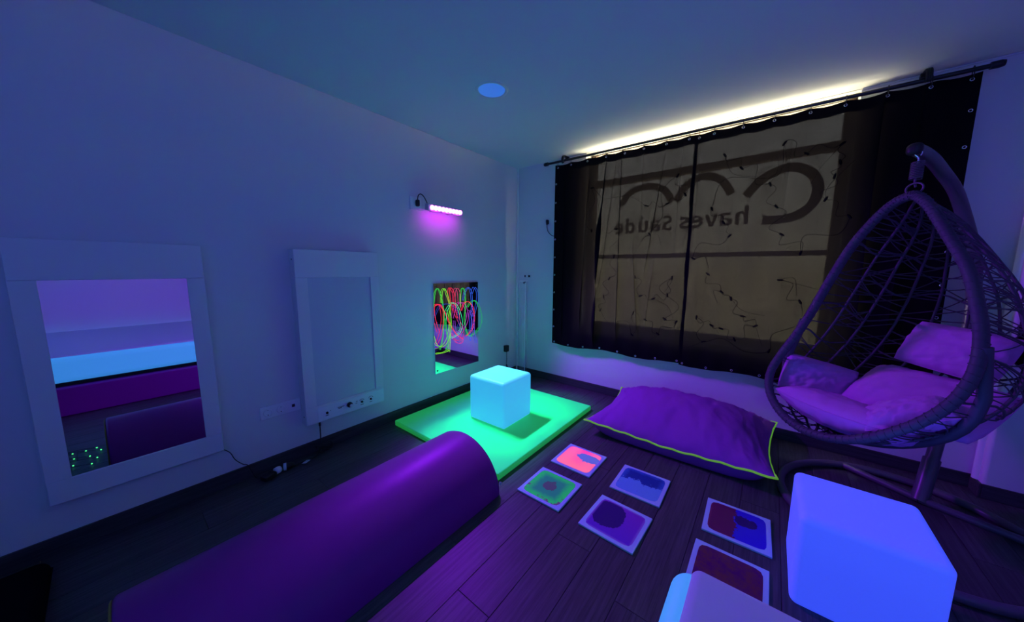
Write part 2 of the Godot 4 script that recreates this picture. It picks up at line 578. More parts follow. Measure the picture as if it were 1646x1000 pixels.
func make_curtain() -> void:
	var rod := thing("curtain_rod", "black metal curtain rod held by two straps just below the ceiling", "curtain rod", Vector3(1.98, 2.535, 0.1))
	var off := rod.position
	obj("rod", mb(off).tube(pv([0.50, 2.540, 0.1, 1.98, 2.536, 0.1, 3.45, 2.526, 0.1]), 0.0125, 12), M.black_metal, rod)
	for e in [[0.50, -1.0, 2.540], [3.45, 1.0, 2.526]]:
		obj("finial", mb(off).lathe([Vector2(0.0, -0.005), Vector2(0.019, -0.005), Vector2(0.019, -0.005), Vector2(0.02, 0.03), Vector2(0.016, 0.045), Vector2(0.0, 0.047)], 16, at(Vector3(e[0], e[2], 0.1), Basis(Vector3.FORWARD, e[1] * PI / 2))), M.black_metal, rod)
	for bx in [0.70, 3.22]:
		var st := mb(off)
		var pth := spl(pv([bx, 2.594, 0.02, bx, 2.594, 0.06, bx, 2.588, 0.10, bx, 2.56, 0.118, bx, 2.53, 0.12, bx, 2.515, 0.105]), 4)
		for k in [-0.009, 0.0, 0.009]:
			var p2 := PackedVector3Array()
			for q in pth:
				p2.append(q + Vector3(k, 0, 0))
			st.tube(p2, 0.006, 8)
		st.box(Vector3(bx - 0.018, 2.575, 0.0), Vector3(bx + 0.018, 2.6, 0.03), 0.002)
		obj("strap", st, M.black_metal, rod)
	var ex := [[0.63, 0.79, 0.982, 1.177, 1.376, 1.55, 1.743, 1.926], [2.0, 2.109, 2.305, 2.496, 2.696, 2.871, 3.069, 3.24, 3.39]]
	var fo := [folds_left, folds_right]
	var rng_x := [[0.592, 1.992], [1.968, 3.425]]
	var lab := ["black see-through curtain panel on the side nearer the room corner, deeply creased", "black see-through curtain panel behind the hanging chair, hanging flatter, without deep creases"]
	for pn in 2:
		var x0: float = rng_x[pn][0]
		var x1: float = rng_x[pn][1]
		var za := 0.0 if pn == 0 else 0.007
		var cu := thing("curtain", lab[pn], "curtain", Vector3((x0 + x1) / 2, 0.5, 0.09), "black voile curtain panels at the window")
		off = cu.position
		var cloth := mb(off)
		cloth.grid(300, 50, func(u, v): return drape(lerpf(x0, x1, u), v, fo[pn], za, 1.3 * pn))
		obj("cloth", cloth, M.voile, cu)
		var hem := mb(off)
		hem.grid(120, 2, func(u, v): return drape(lerpf(x0, x1, u), v * 0.036, fo[pn], za, 1.3 * pn) + Vector3(0, 0, -0.003))
		obj("top_hem", hem, M.voile, cu)
		var hm2 := mb(off)
		hm2.grid(120, 2, func(u, v): return drape(lerpf(x0, x1, u), 1.0 - v * 0.03, fo[pn], za, 1.3 * pn) + Vector3(0, 0, -0.003))
		obj("bottom_hem", hm2, M.voile, cu)
		if pn == 0:
			var se := mb(off)
			se.grid(4, 50, func(u, v): return drape(1.966 + 0.024 * u + 0.006 * sin(v * 20.0), v, fo[pn], -0.004, 0.0))
			obj("side_hem", se, M.voile, cu)
			se = mb(off)
			se.grid(4, 50, func(u, v): return drape(1.970 + 0.020 * u + 0.005 * sin(v * 14.0), v, fo[pn], -0.008, 0.0))
			obj("side_hem", se, M.voile, cu)
		var ring := MB.new()
		var rp := PackedVector3Array()
		for k in 14:
			rp.append(Vector3(cos(TAU * k / 14) * 0.0075, sin(TAU * k / 14) * 0.0075, 0))
		ring.tube(rp, 0.0028, 6, true)
		var ringm := ring.mesh()
		for sx in ex[pn]:
			var p := drape(sx, 0.014, fo[pn], za, 1.3 * pn)
			obj("eyelet", ringm, M.chrome, cu).position = p + Vector3(0, 0, 0.003) - off
			var lp := PackedVector3Array()
			for k in 12:
				lp.append(Vector3(p.x, 2.512 + cos(TAU * k / 12) * 0.036, 0.097 + sin(TAU * k / 12) * 0.016))
			obj("hook", mb(off).tube(lp, 0.0022, 6, true), M.black_metal, cu)
		var side: float = x0 + 0.018 if pn == 0 else x1 - 0.022
		for k in 9:
			var p := drape(side, 0.1 + 0.1 * k, fo[pn], za, 1.3 * pn)
			obj("eyelet", ringm, M.chrome, cu).position = p + Vector3(0, 0, 0.003) - off
		var k2 := 0
		while x0 + 0.03 + 0.19 * k2 < x1 - 0.02:
			var p := drape(x0 + 0.03 + 0.19 * k2, 0.99, fo[pn], za, 1.3 * pn)
			obj("eyelet", ringm, M.chrome, cu).position = p + Vector3(0, 0, 0.003) - off
			k2 += 1
	# strings of small unlit lights that hang over the cloth
	var bulbs := [1.54, 1.3, 1.87, 1.3, 2.15, 1.34, 2.63, 1.3, 2.26, 1.19, 2.33, 1.14, 1.6, 1.12, 1.72, 1.1, 1.84, 1.14, 1.54, 0.95, 1.66, 0.89, 1.83, 0.92, 1.93, 0.9, 2.09, 0.96, 2.21, 0.9, 2.28, 0.88, 2.42, 1.0, 2.51, 0.93, 1.78, 0.77, 2.16, 0.75, 2.38, 0.8, 1.28, 1.28, 1.23, 1.09, 1.2, 0.95, 1.54, 0.73, 2.61, 0.74, 2.2, 2.29, 2.57, 2.3, 2.88, 2.23, 2.32, 2.17, 2.7, 2.2, 2.51, 2.02, 2.88, 2.11, 2.86, 2.02, 2.56, 1.85, 2.83, 1.87, 2.14, 1.88, 2.23, 1.76, 2.28, 1.65, 2.61, 1.64, 2.96, 1.74, 2.03, 1.47, 2.73, 1.5, 1.93, 2.02, 1.86, 2.19, 1.61, 1.96, 1.79, 1.96, 1.33, 1.77, 1.07, 1.77, 1.65, 1.7, 1.32, 1.5, 1.06, 2.2, 2.76, 1.14]
	var zones := [[0.0, 1.96, 0.0, 3.0, "string of small unlit lights strewn over the curtain panel nearer the corner"], [1.96, 4.0, 1.42, 3.0, "string of small unlit lights tangled over the upper part of the chair-side curtain panel"], [1.96, 4.0, 0.0, 1.42, "string of small unlit lights tangled over the lower part of the chair-side curtain panel"]]
	for zn in zones:
		var pts := []
		for i in range(0, bulbs.size(), 2):
			var q := Vector2(bulbs[i], bulbs[i + 1])
			if q.x >= zn[0] and q.x < zn[1] and q.y >= zn[2] and q.y < zn[3]:
				pts.append(q)
		var chain := [pts[0]]
		pts.remove_at(0)
		while pts.size() > 0:
			var bi := 0
			for i in pts.size():
				if pts[i].distance_to(chain[-1]) < pts[bi].distance_to(chain[-1]):
					bi = i
			chain.append(pts[bi])
			pts.remove_at(bi)
		var sl := thing("string_light", zn[4], "string lights", Vector3(chain[0].x, chain[0].y, 0.125), "light strings on the black curtain")
		var so := sl.position
		var w := PackedVector3Array()
		var bm := MB.new()
		bm.tube(pv([-0.017, 0, 0, -0.012, 0, 0, 0.0, 0, 0, 0.012, 0, 0, 0.02, 0, 0]), [0.004, 0.007, 0.0075, 0.006, 0.003], 8)
		var bmesh := bm.mesh()
		for i in chain.size():
			var c: Vector2 = chain[i]
			var nx: Vector2 = chain[mini(i + 1, chain.size() - 1)]
			var d: Vector2 = (nx - c) if i < chain.size() - 1 else Vector2(0.2, -0.1)
			var ang := d.angle() + rng.randf_range(-0.5, 0.5)
			var bo := obj("bulb", bmesh, M.black_cloth, sl)
			bo.position = Vector3(c.x, c.y, 0.125) - so
			bo.rotation.z = ang
			w.append(Vector3(c.x, c.y, 0.125))
			var side := d.orthogonal().normalized()
			var l := d.length()
			var sgn := 1.0 if rng.randf() < 0.5 else -1.0
			for k in [0.3, 0.65]:
				var e: Vector2 = c + d * k + side * l * sgn * rng.randf_range(0.05, 0.3)
				sgn = -sgn
				w.append(Vector3(e.x, e.y, 0.122 + rng.randf() * 0.004))
		obj("wire", mb(so).tube(spl(w, 6), 0.0018, 5), M.black_cloth, sl)
		for k in 6:
			var c: Vector2 = chain[(k * 5 + 2) % chain.size()]
			var e := c + Vector2(rng.randf_range(-0.3, 0.3), rng.randf_range(-0.25, 0.25))
			var g := c + (e - c) * 0.5 + Vector2(rng.randf_range(-0.06, 0.06), rng.randf_range(-0.06, 0.06))
			obj("wire", mb(so).tube(spl(pv([c.x, c.y, 0.124, g.x, g.y, 0.122, e.x, e.y, 0.121]), 6), 0.0012, 5), M.black_cloth, sl)

# ---------------------------------------------------------------- things on the left wall
func make_left_wall() -> void:
	# framed mirror
	var t := thing("framed_mirror", "big mirror in a wide white frame near the purple half-round bolster", "mirror", Vector3(0, 0.26, 3.295))
	var o := t.position
	var f := mb(o)
	f.box(Vector3(0, 1.312, 2.985), Vector3(0.05, 1.495, 3.605), 0.004)
	f.box(Vector3(0, 0.262, 2.985), Vector3(0.05, 0.376, 3.605), 0.004)
	f.box(Vector3(0, 0.376, 2.985), Vector3(0.05, 1.312, 3.057), 0.002)
	f.box(Vector3(0, 0.376, 3.532), Vector3(0.05, 1.312, 3.605), 0.002)
	obj("frame", f, M.white, t)
	obj("mirror_glass", mb(o).box(Vector3(0.03, 0.37, 3.05), Vector3(0.044, 1.318, 3.538), 0.0005), M.mirror, t)
	# light panel
	t = thing("light_box", "white upright light box on the wall with a control strip and knobs at its foot", "light box", Vector3(0, 0.25, 2.247))
	o = t.position
	f = mb(o)
	f.box(Vector3(0.0, 1.304, 1.95), Vector3(0.085, 1.497, 2.543), 0.004)
	f.box(Vector3(0.0, 0.25, 1.95), Vector3(0.085, 0.378, 2.543), 0.004)
	f.box(Vector3(0.0, 0.378, 1.95), Vector3(0.085, 1.304, 2.018), 0.002)
	f.box(Vector3(0.0, 0.378, 2.47), Vector3(0.085, 1.304, 2.543), 0.002)
	obj("frame", f, M.white, t)
	obj("screen", mb(o).box(Vector3(0.05, 0.37, 2.01), Vector3(0.077, 1.31, 2.478), 0.001), M.screen, t)
	var cs := obj("control_strip", mb(o).box(Vector3(0.08, 0.257, 1.952), Vector3(0.088, 0.362, 2.468), 0.002), M.strip, t)
	var face := Basis(Vector3.FORWARD, PI / 2)   # lathe axis y -> +x
	var dial := obj("dial", mb(o).lathe([Vector2(0.021, 0.0), Vector2(0.021, 0.012), Vector2(0.018, 0.016), Vector2(0.018, 0.016), Vector2(0.015, 0.016), Vector2(0.015, 0.016), Vector2(0.014, 0.03), Vector2(0.011, 0.033), Vector2(0.0, 0.033)], 20, at(Vector3(0.088, 0.316, 2.241), face)), M.black, cs)
	obj("dial_cap", mb(o).lathe([Vector2(0.0, 0.0), Vector2(0.0135, 0.0), Vector2(0.0135, 0.004), Vector2(0.010, 0.008), Vector2(0.0, 0.009)], 16, at(Vector3(0.120, 0.316, 2.241), face)), M.white_gloss, cs)
	dial.set_meta("label", "round black dial with a pale cap")
	for z in [2.406, 2.143, 2.069]:
		obj("toggle", mb(o).lathe([Vector2(0.009, 0.0), Vector2(0.009, 0.004), Vector2(0.009, 0.004), Vector2(0.006, 0.006), Vector2(0.005, 0.014), Vector2(0.0, 0.016)], 12, at(Vector3(0.088, 0.308, z), face)), M.black, cs)
	for z in [2.143, 2.069]:
		var arc := PackedVector3Array()
		for k in 9:
			var an := PI * (0.15 + 0.7 * k / 8.0)
			arc.append(Vector3(0.0885, 0.310 + 0.021 * sin(an), z + 0.021 * cos(an)))
		obj("printed_arrow", mb(o).tube(arc, 0.0016, 5), M.black, cs)
	var pr := mb(o)
	for q in [[0.286, 2.395, 2.417], [0.283, 2.13, 2.155], [0.283, 2.057, 2.081], [0.316, 2.385, 2.378], [0.310, 2.30, 2.325], [0.318, 2.28, 2.33], [0.322, 2.19, 2.175], [0.308, 2.195, 2.18]]:
		pr.box(Vector3(0.0878, q[0], minf(q[1], q[2])), Vector3(0.0886, q[0] + 0.004, maxf(q[1], q[2])), 0.0002)
	obj("printed_marks", pr, M.black, cs)
	for y in [0.31, 1.43]:
		obj("screw", mb(o).lathe([Vector2(0.006, 0.0), Vector2(0.006, 0.001), Vector2(0.0, 0.002)], 10, at(Vector3(0.045, y, 2.543), Basis(Vector3.RIGHT, PI / 2))), M.black, t)
	# mirror with glowing cords
	t = thing("cord_mirror", "small unframed wall mirror hung with loops of bright neon cords", "mirror", Vector3(0, 0.315, 1.044))
	o = t.position
	obj("mirror_sheet", mb(o).box(Vector3(0.004, 0.315, 0.737), Vector3(0.016, 1.226, 1.352), 0.001), M.mirror, t)
	obj("backing_board", mb(o).box(Vector3(0.0, 0.318, 0.740), Vector3(0.005, 1.223, 1.349), 0.001), M.white, t)
	for q in [[0.345, 1.325], [1.196, 1.325], [0.345, 0.765], [1.196, 0.765]]:
		obj("screw", mb(o).lathe([Vector2(0.008, 0.0), Vector2(0.008, 0.002), Vector2(0.004, 0.005), Vector2(0.0, 0.005)], 12, at(Vector3(0.016, q[0], q[1]), face)), M.black, t)
	var hue := {"green": Vector3(0.02, 0.55, 0.05), "lime": Vector3(0.22, 0.75, 0.03), "red": Vector3(0.9, 0.02, 0.06), "crimson": Vector3(0.55, 0.03, 0.14), "blue": Vector3(0.03, 0.10, 0.62), "navy": Vector3(0.01, 0.03, 0.28), "aqua": Vector3(0.03, 0.78, 0.33), "magenta": Vector3(0.42, 0.03, 0.38), "pink": Vector3(0.65, 0.03, 0.2), "purple": Vector3(0.22, 0.03, 0.4)}
	var neon := {}
	for k in hue:
		var h: Vector3 = hue[k]
		neon[k] = glow(mat(h.x * 0.7, h.y * 0.7, h.z * 0.7, 0.5), h.x, h.y, h.z)
	for c in cords():
		obj("cord", mb(o).tube(spl(pv(c[1]), 7), 0.0025, 7), neon[c[0]], t)
	# sockets
	t = thing("wall_sockets", "row of two white round sockets and a data port low beside the light box", "socket", Vector3(0, 0.36, 2.67))
	o = t.position
	var fr := obj("frame", mb(o).box(Vector3(0, 0.362, 2.548), Vector3(0.011, 0.448, 2.785), 0.004, 2), M.plastic_white, t)
	fr.rotation.x = 0.0
	for z in [2.742, 2.667]:
		var sf := obj("socket_face", mb(o).lathe([Vector2(0.0, 0.003), Vector2(0.019, 0.003), Vector2(0.0195, 0.012), Vector2(0.0195, 0.012), Vector2(0.026, 0.013), Vector2(0.027, 0.008)], 20, at(Vector3(0.006, 0.405, z), face)), M.plastic_white, t)
		for dz in [-0.0095, 0.0095]:
			obj("contact_hole", mb(o).lathe([Vector2(0.003, 0.0), Vector2(0.003, 0.0012), Vector2(0.0, 0.0014)], 8, at(Vector3(0.0088, 0.405, z + dz), face)), M.black, sf)
		obj("earth_clip", mb(o).box(Vector3(0.009, 0.419, z - 0.003), Vector3(0.013, 0.424, z + 0.003), 0.001), M.black, sf)
		obj("earth_clip", mb(o).box(Vector3(0.009, 0.386, z - 0.003), Vector3(0.013, 0.391, z + 0.003), 0.001), M.black, sf)
	obj("data_port", mb(o).box(Vector3(0.008, 0.396, 2.583), Vector3(0.0125, 0.417, 2.602), 0.001), M.black, t)
	# plug-in adapter near the corner
	t = thing("power_adapter", "black plug-in adapter low on the wall between cord mirror and room corner", "adapter", Vector3(0, 0.34, 0.26))
	o = t.position
	obj("socket_plate", mb(o).box(Vector3(0, 0.33, 0.215), Vector3(0.010, 0.415, 0.30), 0.004, 2), M.plastic_white, t)
	obj("body", mb(o).box(Vector3(0.010, 0.335, 0.225), Vector3(0.055, 0.415, 0.285), 0.006, 3), M.black, t)
	obj("lead", mb(o).tube(spl(pv([0.04, 0.335, 0.255, 0.04, 0.29, 0.258, 0.037, 0.23, 0.25, 0.04, 0.18, 0.26, 0.035, 0.13, 0.24, 0.04, 0.06, 0.25, 0.06, 0.006, 0.26, 0.12, 0.005, 0.30]), 5), 0.003, 6), M.black, t)
	obj("inline_switch", mb(o).rbox(Vector3(0.014, 0.04, 0.014), 0.004, 2, at(Vector3(0.038, 0.15, 0.25), Basis(Vector3.RIGHT, 0.4))), M.black, t)
	# clear acrylic tube standing in the corner, unlit
	t = thing("acrylic_tube", "tall clear acrylic tube standing unlit in the room corner", "tube", Vector3(0.16, 0, 0.075))
	o = t.position
	obj("base", mb(o).lathe([Vector2(0.0, 0.0), Vector2(0.065, 0.0), Vector2(0.065, 0.0), Vector2(0.066, 0.05), Vector2(0.06, 0.06), Vector2(0.06, 0.06), Vector2(0.0, 0.06)], 24, at(o)), M.black, t)
	obj("tube", mb(o).lathe([Vector2(0.052, 0.05), Vector2(0.052, 1.22)], 28, at(o)), M.acrylic, t)
	obj("rim", mb(o).tube(ringpts(o + Vector3(0, 1.22, 0), 0.052, 24), 0.0025, 6, true), M.white_gloss, t)
	obj("edge_tube", mb(o).tube(pv([0.205, 0.06, 0.10, 0.205, 0.6, 0.10, 0.205, 1.20, 0.10]), 0.004, 8), M.white_gloss, t)
	t = thing("wall_clip", "small striped holder on the window wall just above the clear tube", "holder", Vector3(0.16, 1.27, 0))
	o = t.position
	obj("plate", mb(o).box(Vector3(0.105, 1.268, 0), Vector3(0.222, 1.296, 0.014), 0.003), M.white, t)
	obj("dark_band", mb(o).box(Vector3(0.185, 1.269, 0.006), Vector3(0.215, 1.295, 0.016), 0.002), M.black, t)
	obj("dark_band", mb(o).box(Vector3(0.125, 1.269, 0.006), Vector3(0.150, 1.295, 0.016), 0.002), M.steel_dark, t)
	obj("peg", mb(o).tube(pv([0.13, 1.21, 0.0, 0.13, 1.205, 0.02, 0.128, 1.19, 0.03]), 0.011, 10), M.black, t)

func ringpts(c: Vector3, r: float, k: int) -> PackedVector3Array:
	var out := PackedVector3Array()
	for i in k:
		out.append(c + Vector3(cos(TAU * i / k) * r, 0, sin(TAU * i / k) * r))
	return out

# ---------------------------------------------------------------- lamps
func make_lamps() -> void:
	var face := Basis(Vector3.FORWARD, PI / 2)
	var t := thing("ultraviolet_lamp", "glowing magenta ultraviolet bar lamp high on the wall", "lamp", Vector3(0, 1.89, 1.245))
	var o := t.position
	obj("housing", mb(o).rbox(Vector3(0.05, 0.062, 0.43), 0.008, 3, at(Vector3(0.085, 1.926, 1.245), Basis(Vector3.BACK, -0.18))), M.housing, t)
	var br := mb(o)
	for z in [1.14, 1.35]:
		br.box(Vector3(0.0, 1.90, z - 0.012), Vector3(0.075, 1.906, z + 0.012), 0.002)
		br.box(Vector3(0.0, 1.90, z - 0.012), Vector3(0.005, 1.955, z + 0.012), 0.002)
	obj("bracket", br, M.housing, t)
	var lens := mb()
	lens.lathe([Vector2(0.021, 0.0), Vector2(0.0205, 0.006), Vector2(0.017, 0.013), Vector2(0.010, 0.018), Vector2(0.0, 0.020)], 16, at(Vector3.ZERO, face))
	var lm := lens.mesh()
	for k in 9:
		var l := obj("lens", lm, M.lens, t)
		l.position = Vector3(0.109, 1.922, 1.075 + 0.0425 * k) - o
	# the bar's light: a beam thrown away from the wall and a little down
	for k in 4:
		spot("beam", t, Vector3(0.145, 1.92, 1.09 + 0.1 * k) - o, Vector3(0.755, -0.656, 0.0), UV_COL, UV_ENERGY / 4.0, 50.0, 0.40, 0.03)
	# stray light that washes the wall round the bar
	for k in 3:
		spot("stray", t, Vector3(0.135, 1.882, 1.115 + 0.13 * k) - o, Vector3(-1.0, -0.25, 0.0), Vector3(0.75, 0.012, 1.0), 0.016, 72.0, 0.8, 0.02)
	# added green spots that stand in for the neon mat fluorescing
	for q in [[1.09, 0.70], [1.18, 1.02], [1.28, 1.34], [1.40, 1.66]]:
		spot("added_mat_beam", t, Vector3(0.15, 1.92, q[0]) - o, Vector3(0.70, -1.87, q[1] - q[0]), Vector3(0.01, 1.0, 0.55), 3.0, 14.5, 0.6, 0.04)
	obj("flex", mb(o).tube(spl(pv([0.035, 1.985, 1.515, 0.045, 2.02, 1.512, 0.05, 2.035, 1.49, 0.05, 2.02, 1.46, 0.055, 1.98, 1.435, 0.07, 1.945, 1.43]), 5), 0.0045, 8), M.black, t)
	obj("plug", mb(o).rbox(Vector3(0.038, 0.06, 0.03), 0.012, 3, at(Vector3(0.035, 1.955, 1.515))), M.black, t)
	t = thing("wall_outlet", "white outlet plate on the wall next to the ultraviolet lamp, holding its plug", "socket", Vector3(0, 1.9, 1.515))
	o = t.position
	obj("plate", mb(o).box(Vector3(0, 1.895, 1.455), Vector3(0.011, 2.012, 1.575), 0.004, 2), M.plastic_white, t)
	obj("socket_ring", mb(o).lathe([Vector2(0.0, 0.002), Vector2(0.02, 0.002), Vector2(0.02, 0.009), Vector2(0.02, 0.009), Vector2(0.024, 0.009), Vector2(0.025, 0.004)], 20, at(Vector3(0.006, 1.953, 1.515), face)), M.plastic_white, t)
	# recessed ceiling lamp
	t = thing("ceiling_light", "round blue recessed light flush in the ceiling", "ceiling light", Vector3(0.955, HC, 1.54))
	o = t.position
	obj("trim_ring", mb(o).lathe([Vector2(0.113, 0.0), Vector2(0.110, -0.006), Vector2(0.095, -0.006), Vector2(0.092, -0.001)], 40, at(o)), M.ceiling, t)
	obj("diffuser", mb(o).lathe([Vector2(0.092, 0.0), Vector2(0.0915, -0.003), Vector2(0.0, -0.004)], 40, at(o)), M.disc, t)
	area("glow", t, Vector3(0, -0.012, 0), Vector3.DOWN, Vector2(0.15, 0.15), Vector3(0.02, 0.19, 1.0), 0.03)
	# added unseen panel behind the camera, there to fill the room with blue
	t = thing("added_fill_panel", "added unseen blue fill panel on the rear wall behind the bed", "lamp", Vector3(2.8, 1.48, ZF))
	o = t.position
	obj("frame", mb(o).box(Vector3(1.9, 1.48, ZF - 0.04), Vector3(3.7, 2.12, ZF), 0.006), M.white, t)
	obj("diffuser", mb(o).box(Vector3(1.93, 1.51, ZF - 0.046), Vector3(3.67, 2.09, ZF - 0.03), 0.004), M.fill_panel_glow, t)
	area("added_fill", t, Vector3(2.8, 1.8, ZF - 0.07) - o, Vector3(-0.12, 0.5, -1), Vector2(1.7, 0.55), FILL_COL, FILL_ENERGY)

# ---------------------------------------------------------------- things on the floor
func led_cube(label: String, pos: Vector3, m: StandardMaterial3D, col: Vector3, e: float, turn: float) -> void:
	var t := thing("light_cube", label, "light cube", pos, "glowing light cubes")
	t.rotation.y = turn
	obj("shell", mb().rbox(Vector3(0.398, 0.398, 0.398), 0.028, 5, at(Vector3(0, 0.201, 0))), m, t)
	obj("foot_plate", mb().rbox(Vector3(0.30, 0.006, 0.30), 0.002, 1, at(Vector3(0, 0.003, 0))), M.white, t)
	area("glow", t, Vector3(0, 0.41, 0), Vector3.UP, Vector2(0.36, 0.36), col, e * 0.4)

func make_floor_things() -> void:
	var t := thing("play_mat", "flat neon green padded mat lying in front of the cord mirror", "mat", Vector3(0.70, 0, 1.178))
	obj("pad", mb().rbox(Vector3(1.205, 0.049, 1.383), 0.010, 3, at(Vector3(0, 0.0255, 0))), M.neon_mat, t)
	var sp := mb()
	var hx := 0.6035
	var hz := 0.6925
	sp.tube((pv([-hx, 0.036, -hz + 0.01, -hx, 0.036, hz - 0.01, -hx + 0.01, 0.036, hz, hx - 0.01, 0.036, hz, hx, 0.036, hz - 0.01, hx, 0.036, -hz + 0.01, hx - 0.01, 0.036, -hz, -hx + 0.01, 0.036, -hz])), 0.0022, 6, true)
	obj("seam", sp, M.neon_mat, t)
	led_cube("cyan glowing cube standing on the neon green mat", Vector3(0.764, 0.050, 1.216), M.cube_cyan, Vector3(0.03, 0.40, 1.0), 0.45, 0.02)
	led_cube("blue glowing cube standing on the bare floor beside the hanging chair", Vector3(2.95, 0, 1.50), M.cube_blue, Vector3(0.07, 0.14, 1.0), 0.6, 0.0)
	# half-round bolster
	t = thing("bolster", "long purple vinyl half-round bolster lying on the dark plank floor", "bolster", Vector3(1.085, 0, 2.697))
	var R := 0.31
	var zl := 0.738
	var body := mb()
	body.grid(48, 14, func(u, v):
		var a: float = u * PI
		var e := 0.018
		var z := 0.0
		var ins := 0.0
		if v < 0.25:
			var q: float = (1.0 - v / 0.25) * PI / 2
			z = -zl + e * (1.0 - sin(q))
			ins = e * (1.0 - cos(q))
		elif v > 0.75:
			var q: float = (v - 0.75) / 0.25 * PI / 2
			z = zl - e * (1.0 - sin(q))
			ins = e * (1.0 - cos(q))
		else:
			z = lerpf(-zl + e, zl - e, (v - 0.25) / 0.5)
		return Vector3(-cos(a) * (R - ins), 0.004 + sin(a) * (R - ins) * 0.97, z), Vector3(0, 0, 0))
	body.box(Vector3(-R + 0.004, 0.001, -zl + 0.01), Vector3(R - 0.004, 0.012, zl - 0.01), 0.003)
	obj("cover", body, M.vinyl, t)
	for s in [-1.0, 1.0]:
		var cap := mb()
		cap.grid(32, 3, func(u, v):
			var a: float = u * PI
			return Vector3(-cos(a) * (R - 0.017) * v, 0.004 + sin(a) * (R - 0.017) * v * 0.97, s * (zl + 0.001)), Vector3(0, 0.1, 0))
		obj("end_panel", cap, M.vinyl_end, t)
		var arc := PackedVector3Array()
		for k in 33:
			var a := PI * k / 32
			arc.append(Vector3(-cos(a) * (R - 0.014), 0.006 + sin(a) * (R - 0.014) * 0.97, s * (zl + 0.002)))
		obj("piping", mb().tube(arc, 0.004, 6), M.piping_dull if s > 0 else M.vinyl, t)
	obj("tag", mb().rbox(Vector3(0.014, 0.02, 0.002), 0.0008, 1, at(Vector3(R - 0.002, 0.075, -zl - 0.004), Basis(Vector3.UP, 0.5))), M.white, t)
	# big floor cushion
	t = thing("floor_cushion", "large puffy violet floor cushion edged with neon green piping", "cushion", Vector3(2.08, 0, 0.50))
	var fn2 := FastNoiseLite.new()
	fn2.seed = 21
	fn2.frequency = 1.2
	var outline := func(a: float, b: float) -> Vector3:
		# a, b in -1..1 ; seam height and outline of the cushion
		var x := 0.632 * a * (1.0 - 0.07 * pow(1.0 - b * b, 0.8))
		var z := 0.428 * b * (1.0 - 0.05 * (1.0 - a * a)) - 0.01 * a
		var y := 0.085 + 0.035 * absf(a) * absf(b) + 0.03 * (1.0 if b < 0.0 else 0.0) * b * b
		return Vector3(x, y, z)
	var topc := mb()
	var shape := func(a: float, b: float, up: float) -> Vector3:
		var p: Vector3 = outline.call(a, b)
		var k := pow(maxf(1.0 - pow(absf(a), 2.4), 0.0), 0.62) * pow(maxf(1.0 - pow(absf(b), 2.2), 0.0), 0.62)
		if up > 0.0:
			var wr := fn2.get_noise_2d(a * 4.0, b * 1.2) * 0.012 + fn2.get_noise_2d(a * 16.0, b * 2.0) * 0.012 * (1.0 - k * 0.6)
			p.y += (0.235 * k + wr * smoothstep(0.0, 0.25, k)) * (1.0 - 0.22 * b)
		else:
			p.y = lerpf(p.y, 0.003, smoothstep(0.0, 0.35, k))
		return p
	var sn := func(u: float) -> float: return sin((u - 0.5) * PI)
	topc.grid(90, 70, func(u, v): return shape.call(sn.call(u), sn.call(v), 1.0), Vector3(0, 0, 0))
	topc.grid(50, 40, func(u, v): return shape.call(sn.call(u), sn.call(v), -1.0), Vector3(0, 0.4, 0))
	obj("cover", topc, M.floor_cushion, t)
	var edge := PackedVector3Array()
	for k in 30:
		edge.append(outline.call(-1.0 + 2.0 * k / 30.0, 1.0))
	for k in 22:
		edge.append(outline.call(1.0, 1.0 - 2.0 * k / 22.0))
	for k in 30:
		edge.append(outline.call(1.0 - 2.0 * k / 30.0, -1.0))
	for k in 22:
		edge.append(outline.call(-1.0, -1.0 + 2.0 * k / 22.0))
	for k in edge.size():
		edge[k] += Vector3(0, 0.004 * sin(k * 1.7), 0)
	obj("piping", mb().tube(edge, 0.0075, 7, true), M.neon_piping, t)
	# liquid floor tiles
	tile("white bordered floor tile filled with hot pink gel", Vector3(1.600, 0, 1.320), "pink", 0.0)
	tile("white bordered floor tile with green gel around a dark round blot", Vector3(1.598, 0, 1.713), "green", 0.0)
	tile("white bordered floor tile half filled with deep blue gel, half clear", Vector3(2.034, 0, 1.321), "blue", 0.02)
	tile("white bordered floor tile with violet gel and a dark blob on one side", Vector3(2.027, 0, 1.726), "violet", -0.04)
	tile("white bordered floor tile, half maroon half bright blue, in front of the big cushion", Vector3(2.546, 0, 1.336), "dark", 0.03)
	tile("white bordered floor tile with brownish maroon gel, partly hidden behind the bed", Vector3(2.540, 0, 1.727), "maroon", 0.0)
	# black mat by the left wall
	t = thing("black_floor_mat", "black padded floor mat with rounded corners at the foot of the left wall", "mat", Vector3(0.545, 0, 4.015))
	obj("pad", mb().rbox(Vector3(0.76, 0.09, 0.80), 0.04, 5, at(Vector3(0, 0.046, 0))), M.black_cloth, t)
	obj("seam", mb().tube((pv([-0.381, 0.046, -0.35, -0.381, 0.046, 0.35, -0.35, 0.046, 0.401, 0.35, 0.046, 0.401, 0.381, 0.046, 0.35, 0.381, 0.046, -0.35, 0.35, 0.046, -0.401, -0.35, 0.046, -0.401])), 0.004, 6, true), M.black_cloth, t)

